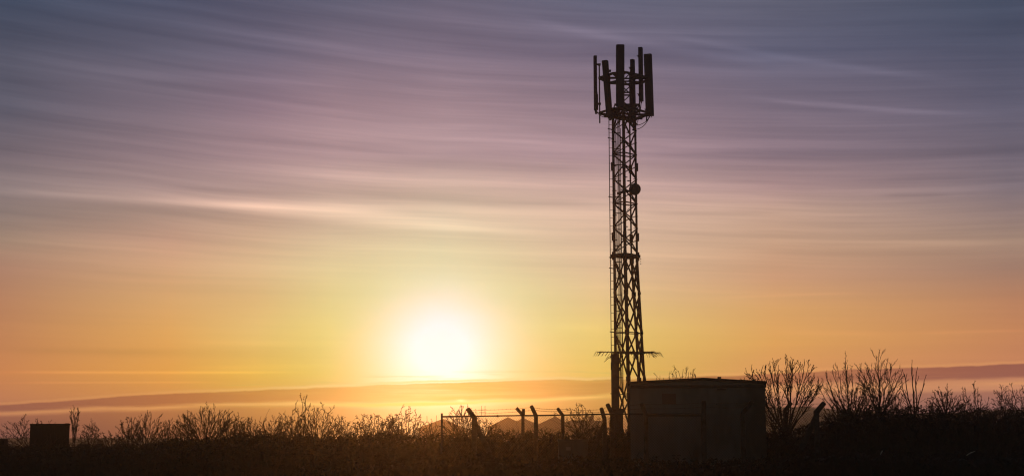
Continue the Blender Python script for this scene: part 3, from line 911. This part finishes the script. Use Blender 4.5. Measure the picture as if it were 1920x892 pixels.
house(954,980,1018,799,782.5,325,12,'hazy gabled house half hidden behind its neighbour, straight behind the thin back post')
house(1006,1041,1072,796,780,300,10,'hazy gabled house behind the third cranked post, right of the paired gables')
def long_house():
    Y = 290; a = at(1070, 788, Y); b = at(1128, 788, Y)
    h = thing('house', ((a.x+b.x)/2, Y, 0), 'long low hazy house with a ridge parallel to the fence and a chimney', 'house', 'houses beyond the fence')
    w = b.x-a.x; z = a.z; D = 7; ez = z-1.6
    m = MB(); m.box((0,D/2,ez/2), (w,D,ez)); 
    m.add([(-w/2,0,ez),(-w/2,D,ez),(-w/2,D/2,z)],[(0,1,2)]); m.add([(w/2,0,ez),(w/2,D,ez),(w/2,D/2,z)],[(2,1,0)]); m.build('wall', M['brick'], h)
    m = MB()
    for y0, s in ((-.4,1),(D+.4,-1)):
        vs = [Vector((-w/2-.3,y0,ez-.1)), Vector((w/2+.3,y0,ez-.1)), Vector((w/2+.3,D/2,z+.1)), Vector((-w/2-.3,D/2,z+.1))]
        vs += [v+Vector((0,0,-.15)) for v in vs]; m.add(vs, [(0,1,2,3),(7,6,5,4),(0,4,5,1),(1,5,6,2),(2,6,7,3),(3,7,4,0)])
    r = m.build('roof', M['tile'], h)
    x = at(1109,780,Y+D/2).x-h.location.x
    m = MB(); m.box((x,D/2,z+.2), (.9,.7,1.4)); m.box((x,D/2,z+.95), (1.05,.85,.12)); m.tube([(x,D/2,z+1),(x,D/2,z+1.35)], .12, 8); m.build('chimney', M['brick'], r)
    for k in range(3):
        xx = -w/2+w*(k+1)/4; m = MB(); m.box((xx,-.03,1.4), (1.2,.06,1.0)); wf = m.build('window', M['white'], h)
        m = MB(); m.box((xx,-.07,1.4), (1.0,.04,.8)); m.build('pane', M['glass'], wf)
long_house()

# ------------------------------------------------------------------ bare trees and shrubs
def limb(rnd, segs, p, tgt, r0, r1, n, jit, lvl, bow=0.0, upk=0.0):
    """crooked limb from p to tgt, returns its points"""
    L = (tgt-p).length; d = (tgt-p)/max(L, 1e-6)
    o = Vector((rnd.gauss(0,1), rnd.gauss(0,1), rnd.gauss(0,1))); o = (o-d*o.dot(d))*jit*L/n*.55
    side = Vector((d.x, d.y, 0))
    pts = [p.copy()]; w = Vector((0,0,0))
    for i in range(1, n+1):
        t = i/n
        w = w*.45 + Vector((rnd.gauss(0,1), rnd.gauss(0,1), rnd.gauss(0,.7)))*(jit*L/n)
        q = p.lerp(tgt, t) + (w if i < n else w*.4) + side*(bow*L*t*(1-t)) - Vector((0,0,upk*L*t*(1-t)))
        pts.append(q)
    for i in range(n):
        segs.append((pts[i], pts[i+1], r0+(r1-r0)*i/n, r0+(r1-r0)*(i+1)/n, lvl))
    return pts
def twigs(rnd, segs, tips, pts, L, r, lvl, maxl, nb, spread, up, jit, t0=.2):
    n = len(pts)-1
    for k in range(nb):
        t = t0+(1-t0)*(k+rnd.random())/nb; i = min(n-1, int(t*n)); p = pts[i].lerp(pts[i+1], t*n-i)
        d = (pts[i+1]-pts[i]).normalized(); o = Matrix.Rotation(rnd.uniform(0, 2*math.pi), 3, d) @ d.orthogonal().normalized()
        sp = spread*rnd.uniform(.6, 1.3)
        nd = (d*math.cos(sp)+o*math.sin(sp)+Vector((0,0,up))).normalized()
        l = L*(1-.55*t)*rnd.uniform(.6, 1.15); rr = r*(1-.5*t)
        q = limb(rnd, segs, p, p+nd*l, rr, rr*.45, 4 if lvl < maxl else 3, jit, lvl, upk=-.05 if up >= 0 else .1)
        if lvl < maxl: twigs(rnd, segs, tips, q, l*.55, rr*.6, lvl+1, maxl, max(2, int(nb*.62)), spread, up, jit, .15)
        else: tips.append(q[-1].copy())
TREE_N = [0]
def tree(name, cat, px, ptop, width, Y, label, seed, stems=6, maxl=3, up=.10, jit=.16, spread=.6, nb=7, fan=86, low=.22, rad=.022, tmin=.0072,
         group=None, buds=False, lean=0.0, trunk=0.0, tw=.44, depthk=.75, fork=None, t0=.22):
    rnd = random.Random(seed); segs = []; tips = []
    if not buds: stems = int(stems*(1.6 if px < 850 else 1.4)+1); width *= 1.10
    if px < 850: tmin *= 1.2
    cx = at(px, 824, Y).x
    H = at(px, ptop, Y).z; W = width/FPX*Y
    root = thing(name, (cx, Y, 0), label, cat, group)
    if fork is None: fork = 840 if px < 800 else 822 if px < 1400 else 800
    fz = max(.25, at(px, fork, Y).z)
    b0 = Vector((lean*.3, 0, fz))
    if trunk: limb(rnd, segs, Vector((0,0,-.05)), b0, rad*1.9, rad*1.4, 4, .05, 0)
    else:
        for q in range(min(stems, 5)):
            limb(rnd, segs, Vector((rnd.uniform(-.2,.2), rnd.uniform(-.2,.2), -.05)), b0+Vector((rnd.uniform(-.08,.08), rnd.uniform(-.08,.08), .05)), rad*1.1, rad, 3, .1, 0)
    for i in range(stems):
        f = (i+.5)/stems*2-1; ph = R(fan)*f*(.9+.2*rnd.random()); yy = rnd.uniform(-1,1)*math.cos(ph)*depthk
        e = rnd.uniform(.80, 1.0) if i != stems//2 else 1.0
        tgt = Vector((W/2*math.sin(ph)*e+lean*H*.4*math.cos(ph), W/2*yy*.8, b0.z+(H-b0.z)*(low+(1-low)*math.cos(ph)*e)))
        if i == stems//2: tgt.z = H
        b = b0+Vector((rnd.uniform(-.06,.06), rnd.uniform(-.06,.06), 0))
        r = rad*rnd.uniform(.7, 1)
        pts = limb(rnd, segs, b, tgt, r, tmin*1.1, 10, jit*.8, 0, bow=.10)
        twigs(rnd, segs, tips, pts, (tgt-b).length*tw, r*.42, 1, maxl, nb, spread, up, jit, t0); tips.append(tgt)
    mz = sorted(x[1].z for x in segs)[-1]
    k = H/mz
    m1, m2 = MB(), MB()
    sc = lambda v: Vector((v.x, v.y, v.z*k if v.z > 0 else v.z))
    for a, b, r0, r1, l in segs:
        (m1 if l == 0 else m2).tube([sc(a), sc(b)], [max(r0, tmin), max(r1, tmin*.75)], 5 if l == 0 else 3, cap=False)
    if buds:
        for t in tips:
            if rnd.random() < .9:
                c = sc(t); r = rnd.uniform(.011,.019)
                m2.add([c+Vector((r,0,0)),c+Vector((-r,0,0)),c+Vector((0,r,0)),c+Vector((0,-r,0)),c+Vector((0,0,r*1.6)),c+Vector((0,0,-r))],
                       [(0,2,4),(2,1,4),(1,3,4),(3,0,4),(2,0,5),(1,2,5),(3,1,5),(0,3,5)])
    m1.build('trunk', M['bark'], root); m2.build('crown', M['twig'], root)
    TREE_N[0] += len(segs)
    return root
G1 = 'bare shrubs along the left hedge'; G2 = 'bare shrubs along the right hedge'; G3 = 'bare shrubs behind the fence'
T = tree
T('bare_shrub','shrub', 52,775,92,80,'spreading bare shrub rising behind the left half of the black shed',1,stems=10,jit=.2,group=G1)
T('bare_shrub','shrub', 96,786,50,84,'thin bare shrub just showing over the roof of the black shed',2,stems=6,group=G1)
T('bare_tree','tree', 139,759,30,76,'narrow upright bare sapling directly right of the black shed',3,stems=5,fan=48,low=.35,fork=828,spread=.45,tw=.22,trunk=.7,group=G1)
T('bare_shrub','shrub', 171,783,50,74,'small rounded bare shrub with twisted twigs two steps right of the black shed',4,stems=8,jit=.26,spread=.8,group=G1)
T('bare_shrub','shrub', 211,806,60,72,'lowest bare shrub in the gap right of the black shed',5,stems=8,jit=.25,group=G1)
T('bare_shrub','shrub', 243,780,56,70,'bare shrub with a broken flat top, left flank of the rounded pair',6,stems=8,jit=.2,group=G1)
T('bare_shrub','shrub', 275,768,78,68,'round topped bare shrub with dense vertical twigs left of the tall fan shrub',7,stems=11,spread=.5,group=G1)
T('bare_shrub','shrub', 314,782,50,70,'low open bare shrub in the dip before the tall fan shrub',8,stems=7,group=G1)
T('bare_shrub','shrub', 350,776,56,66,'sloping bare shrub leaning on the left side of the tall fan shrub',9,stems=8,lean=-.15,group=G1)
T('bare_tree','tree', 386,751,104,66,'tall fan shaped bare shrub with many straight whips, highest left of the sun',10,stems=15,spread=.42,jit=.10,fan=82,low=.5,group=G1)
T('bare_shrub','shrub', 432,770,64,63,'dense brown bare shrub directly right of the tall fan shrub',11,stems=10,nb=7,group=G1)
T('bare_shrub','shrub', 468,780,66,62,'dense bare shrub with an even top in the middle of the left hedge',12,stems=10,nb=7,group=G1,jit=.2)
T('bare_shrub','shrub', 512,777,66,61,'dense bare shrub at the left foot of the crooked tree',13,stems=10,nb=7,group=G1,jit=.2)
T('bare_shrub','shrub', 548,762,56,60,'tangled bare shrub overlapping the left side of the crooked tree',14,stems=8,jit=.24,spread=.8,group=G1)
T('bare_tree','tree', 596,752,92,58,'crooked bare tree with one long left leaning bough, below and left of the sun',15,stems=8,jit=.22,spread=.7,rad=.036,fan=75,group=G1,trunk=.5)
T('bare_tree','tree', 572,735,40,58.6,'slim leaning bare stem poking above the crooked tree',16,stems=2,fan=55,jit=.24,lean=-.10,low=.5,group=G1,nb=6,tw=.28,rad=.03)
T('bare_shrub','shrub', 636,776,50,58,'fine twigged bare shrub at the right foot of the crooked tree',17,stems=7,group=G1)
T('bare_shrub','shrub', 668,794,56,57,'low gappy bare shrub between the crooked tree and the hawthorn',18,stems=7,jit=.28,spread=.8,group=G1)
T('bare_shrub','shrub', 702,774,76,56,'flat spreading bare shrub with zigzag twigs left of the arching hawthorn',19,stems=9,jit=.28,spread=.85,low=.6,group=G1)
T('bare_tree','tree', 764,757,74,54,'arching bare hawthorn with crooked overhanging twigs below the sun',20,stems=7,jit=.26,spread=.85,lean=-.14,rad=.03,up=.0,low=.5,group=G1,trunk=.7)
T('bare_shrub','shrub', 732,780,50,56,'small bare shrub filling the gap left of the arching hawthorn',21,stems=7,jit=.26,spread=.8,group=G1)
T('bare_shrub','shrub', 806,784,50,60,'thin bare shrub in front of the leftmost gabled house',22,stems=6,nb=4,jit=.2,group=G1)
T('bare_shrub','shrub', 866,757,72,50,'fan of fine bare twigs directly behind the thick braced post',23,stems=12,spread=.5,jit=.14,group=G3)
T('bare_shrub','shrub', 906,782,66,51,'low bare shrub right behind the brace of the thick post',24,stems=10,nb=8,jit=.2,group=G3)
T('bare_shrub','shrub', 960,800,70,56,'low bare shrub in front of the paired gables',25,stems=8,jit=.2,group=G3)
T('bare_shrub','shrub', 1020,799,70,56,'low bare shrub under the fence rail between two cranked posts',26,stems=8,jit=.2,group=G3)
T('bare_shrub','shrub', 1092,753,66,58,'rounded bare shrub with fine twigs left of the mast foot',27,stems=10,jit=.2,spread=.75,group=G3)
T('bare_shrub','shrub', 1140,782,50,57,'low bare shrub right at the mast foot behind the leaning posts',28,stems=7,group=G3)
T('bare_tree','tree', 1284,683,66,60,'bare tree behind the cabin, only its few top twigs showing over the roof',29,stems=6,fan=65,low=.75,nb=4,rad=.04)
T('bare_tree','tree', 1240,698,26,61,'pair of thin bare twigs peeping over the cabin roof beside the mast',30,stems=2,fan=50,low=.9,nb=2,rad=.03)
T('bare_tree','tree', 1474,667,150,49.5,'large fan shaped bare tree with knobbly bud tips just right of the cabin',31,stems=17,fan=86,low=.60,t0=.38,fork=812,spread=.42,jit=.09,nb=8,tw=.40,rad=.034,tmin=.0095,group=G2,buds=True,trunk=.25,maxl=2)
T('bare_shrub','shrub', 1452,742,80,52,'low bare shrub tucked between the cabin wall and the fan shaped tree',32,stems=9,group=G2,jit=.2,low=.35)
T('bare_tree','tree', 1594,657,106,54,'tall airy bare tree, left one of the tall pair, arching to the left',33,stems=10,spread=.45,jit=.12,fan=82,low=.5,t0=.3,fork=806,tw=.30,rad=.036,lean=-.06,group=G2,tmin=.006)
T('bare_tree','tree', 1654,653,86,52,'tall airy bare tree, right one of the tall pair, with one upright trunk',34,stems=9,spread=.5,jit=.15,fan=78,low=.35,fork=775,rad=.034,tw=.40,nb=8,group=G2,tmin=.0075,trunk=1.5,maxl=2)
T('bare_tree','tree', 1716,675,52,48,'slim bare sapling forking into a V of bud tipped whips',35,stems=5,fan=74,low=.4,fork=782,spread=.40,jit=.08,nb=5,tw=.34,rad=.034,group=G2,tmin=.011,buds=True,trunk=1.2,maxl=1)
T('bare_shrub','shrub', 1622,716,90,50,'twiggy bare shrub filling the foot of the tall pair of trees',36,stems=11,nb=7,group=G2,jit=.2)
T('bare_shrub','shrub', 1684,724,66,50,'twiggy bare shrub left of the V shaped sapling',37,stems=9,group=G2,jit=.2,nb=7)
T('bare_tree','tree', 1776,718,78,54,'dense crowned bare tree with a short dark trunk right of the V shaped sapling',38,stems=11,nb=7,group=G2,jit=.2,rad=.03,trunk=.9,fork=776)
T('bare_shrub','shrub', 1742,750,60,50,'low bare shrub between the V shaped sapling and the dense crowned tree',39,stems=8,group=G2,jit=.2)
T('bare_tree','tree', 1838,712,56,58,'bare shrub with whips leaning left, second from the right end of the hedge',40,stems=8,lean=-.12,group=G2,rad=.024,tw=.28)
T('bare_tree','tree', 1886,720,44,55,'small crooked bare tree with a zigzag crown near the right end of the hedge',41,stems=6,jit=.28,spread=.85,group=G2,rad=.028,trunk=1.0)
T('bare_tree','tree', 1920,716,60,53,'bare tree cut off by the right end of the view',42,stems=7,group=G2,lean=-.1,jit=.2)
T('bare_shrub','shrub', 1572,748,76,50,'low bare shrub right behind the end post of the fence',43,stems=9,group=G2,jit=.22)
T('bare_shrub','shrub', 1812,752,60,51,'low dense bare shrub right of the dense crowned tree',44,stems=9,nb=7,group=G2,jit=.2)
T('bare_shrub','shrub', 1866,760,60,50,'lowest bare shrub near the right end of the hedge',45,stems=9,nb=7,group=G2,jit=.2)
print('tree segments', TREE_N[0])

# ------------------------------------------------------------------ hedges: bramble banks under the shrubs
def hedge(name, pts, Y, thick, label, seed, n=9000, leaf=.06, brush=.5, k=9):
    """pts: (px, py of the top); a thicket of leaves and canes over a rough core"""
    rnd = random.Random(seed); top = []
    for (x0,y0),(x1,y1) in zip(pts, pts[1:]):
        k = max(2, int(abs(x1-x0)/6))
        for i in range(k): t = i/k; top.append((x0+(x1-x0)*t, y0+(y1-y0)*t))
    top.append(pts[-1])
    cx = at(sum(p[0] for p in pts)/len(pts), 824, Y).x
    root = thing(name, (cx, Y, 0), label, 'hedge', 'low bramble hedges')
    def H(px, fy):      # height profile, fy from -1..1 across
        i = min(len(top)-1, max(0, int((px-top[0][0])/(top[-1][0]-top[0][0])*(len(top)-1))))
        h = at(px, top[i][1], Y).z
        h *= (1 + .13*noise.noise(Vector((px*.05, fy*1.5, seed))) + .10*noise.noise(Vector((px*.2, fy*3, seed))))
        return max(.02, h*(1-abs(fy)**2.6))
    m = MB(); vs = []; fs = []; NY = 9
    for i, (px, py) in enumerate(top):
        for j in range(NY):
            fy = -1+2*j/(NY-1); y = Y+fy*thick; x = (px-960)/FPX*Y
            e = .06*noise.noise(Vector((x*2, y*2, 1)))
            vs.append((x-cx+e, y-Y+e, H(px, fy)*.90-.04))
    for i in range(len(top)-1):
        for j in range(NY-1): a = i*NY+j; fs.append((a, a+NY, a+NY+1, a+1))
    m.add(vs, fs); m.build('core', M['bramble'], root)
    m = MB()
    for i in range(n):
        px = rnd.uniform(top[0][0], top[-1][0]); fy = rnd.uniform(-1,1)*.95
        x = (px-960)/FPX*Y-cx; h = H(px, fy); z = h*(1-abs(rnd.gauss(0,.10)))+rnd.uniform(-.02,.10)
        c = Vector((x, fy*thick, z)); s = leaf*rnd.uniform(.5,1.3)
        a = Vector((rnd.gauss(0,1),rnd.gauss(0,1),rnd.gauss(0,1))).normalized()*s; b = a.orthogonal().normalized()*s*.5
        m.add([c-a, c+b, c+a, c-b], [(0,1,2,3)])
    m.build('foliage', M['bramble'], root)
    m = MB()
    for i in range(n//k):
        px = rnd.uniform(top[0][0], top[-1][0]); fy = rnd.uniform(-1,1)*.8
        x = (px-960)/FPX*Y-cx; h = H(px, fy); p = Vector((x, fy*thick, h*.8))
        d = Vector((rnd.gauss(0,.5), rnd.gauss(0,.5), 1)).normalized(); L = rnd.uniform(.15,brush)*(.6+.8*(noise.noise(Vector((px*.035, seed, 0)))*.5+.5)); pts_ = [p]
        for kk in range(3): d = (d+Vector((rnd.gauss(0,.45),rnd.gauss(0,.45),rnd.gauss(-.12,.3)))).normalized(); p = p+d*L/2; pts_.append(p)
        m.tube(pts_, [.008,.007,.0055,.004], 3, cap=False)
    tag(m.build('canes', M['twig'], root), kind='stuff')
hedge('bramble_hedge', [(-80,838),(0,836),(60,838),(150,836),(260,835),(330,829)], 62, 2.2, 'low dark bramble bank in front of the black shed', 1, brush=.8, k=2)
hedge('bramble_hedge', [(320,828),(400,824),(480,818),(560,820),(660,822)], 55, 2.2, 'low brown bramble bank under the crooked tree', 2, n=10000, brush=.95, k=1)
hedge('bramble_hedge', [(640,822),(720,815),(800,818),(880,812),(960,818),(1040,818),(1120,808),(1190,808)], 48.5, 1.2, 'warm brown bramble bank inside the fence below the far gables', 3, n=10000, brush=.7, k=2)
hedge('bramble_hedge', [(1425,812),(1480,808),(1550,786),(1590,770),(1640,766),(1700,768),(1780,772),(1860,776),(1990,772)], 48, 1.6, 'high black bramble bank under the bare trees right of the cabin', 4, n=13000, brush=.9, k=5)

hedge('bramble_hedge', [(560,872),(700,864),(800,858),(900,852),(1000,862),(1100,858),(1180,864),(1300,868),(1420,862),(1500,846),(1600,842),(1760,850),(1950,846)], 39.5, 1.0, 'lowest strip of brambles in front of the fence posts and cabin', 5, n=12000)
# ------------------------------------------------------------------ rough grass (stuff)
def grass(name, n, x0, x1, y0, y1, h0, h1, seed, mt, lit=False):
    rnd = random.Random(seed); m = MB()
    for i in range(n):
        y = rnd.uniform(y0, y1); k = y/y1
        x = rnd.uniform(x0, x1)*k
        cl = noise.noise(Vector((x*.5, y*.5, seed)))*.5+.5
        if rnd.random() > .25+cl: continue
        z = bank_h(x, y); h = rnd.uniform(h0, h1)*(.5+cl); w = rnd.uniform(.006,.016)
        a = rnd.uniform(0, math.pi*2); d = Vector((math.cos(a), math.sin(a), 0)); b = Vector((rnd.gauss(0,.35), rnd.gauss(0,.35), 0))*h
        p = Vector((x, y, z-.02))
        m.add([p-d*w, p+d*w, p+b*.4+Vector((0,0,h*.6))+d*w*.7, p+b*.4+Vector((0,0,h*.6))-d*w*.7, p+b+Vector((0,0,h*.97))], [(0,1,2,3),(3,2,4)])
    tag(m.build(name, mt), kind='stuff')
grass('rough_grass', 26000, -17, 17, 22, 40, .10, .42, 3, M['grass'])
grass('field_grass', 16000, -26, 26, 40, 62, .15, .6, 5, M['grass'])
def sticks():
    for (x0,y0,x1,y1,Y,lab) in ((1812,853,1828,845,34,'pale broken stick lying in the dark grass at the lower right'),(1651,851,1655,844,36,'short pale stalk in the dark grass under the tall pair of trees')):
        a, b = at(x0,y0,Y), at(x1,y1,Y+.3); m = MB(); c = (a+b)/2
        m.tube([a, a.lerp(b,.4)+Vector((0,0,.012)), b], [.012,.014,.007], 6)
        tag(m.build('stick', M['pale'], origin=c), lab, 'stick')
sticks()

# ------------------------------------------------------------------ haze
def haze():
    bm = MB(); bm.box((0, 370, (HTOP-3)/2), (1500, 900, HTOP+3))
    m = bpy.data.materials.new('dawn_haze'); m.use_nodes = True; nt = m.node_tree; nt.nodes.clear()
    out = nt.nodes.new('ShaderNodeOutputMaterial'); pv = nt.nodes.new('ShaderNodeVolumePrincipled')
    pv.inputs['Color'].default_value = (.80,.78,.78,1); pv.inputs['Density'].default_value = HAZE_D; pv.inputs['Anisotropy'].default_value = HG
    nt.links.new(pv.outputs[0], out.inputs['Volume'])
    o = bm.build('haze', m); tag(o, kind='stuff')
haze()
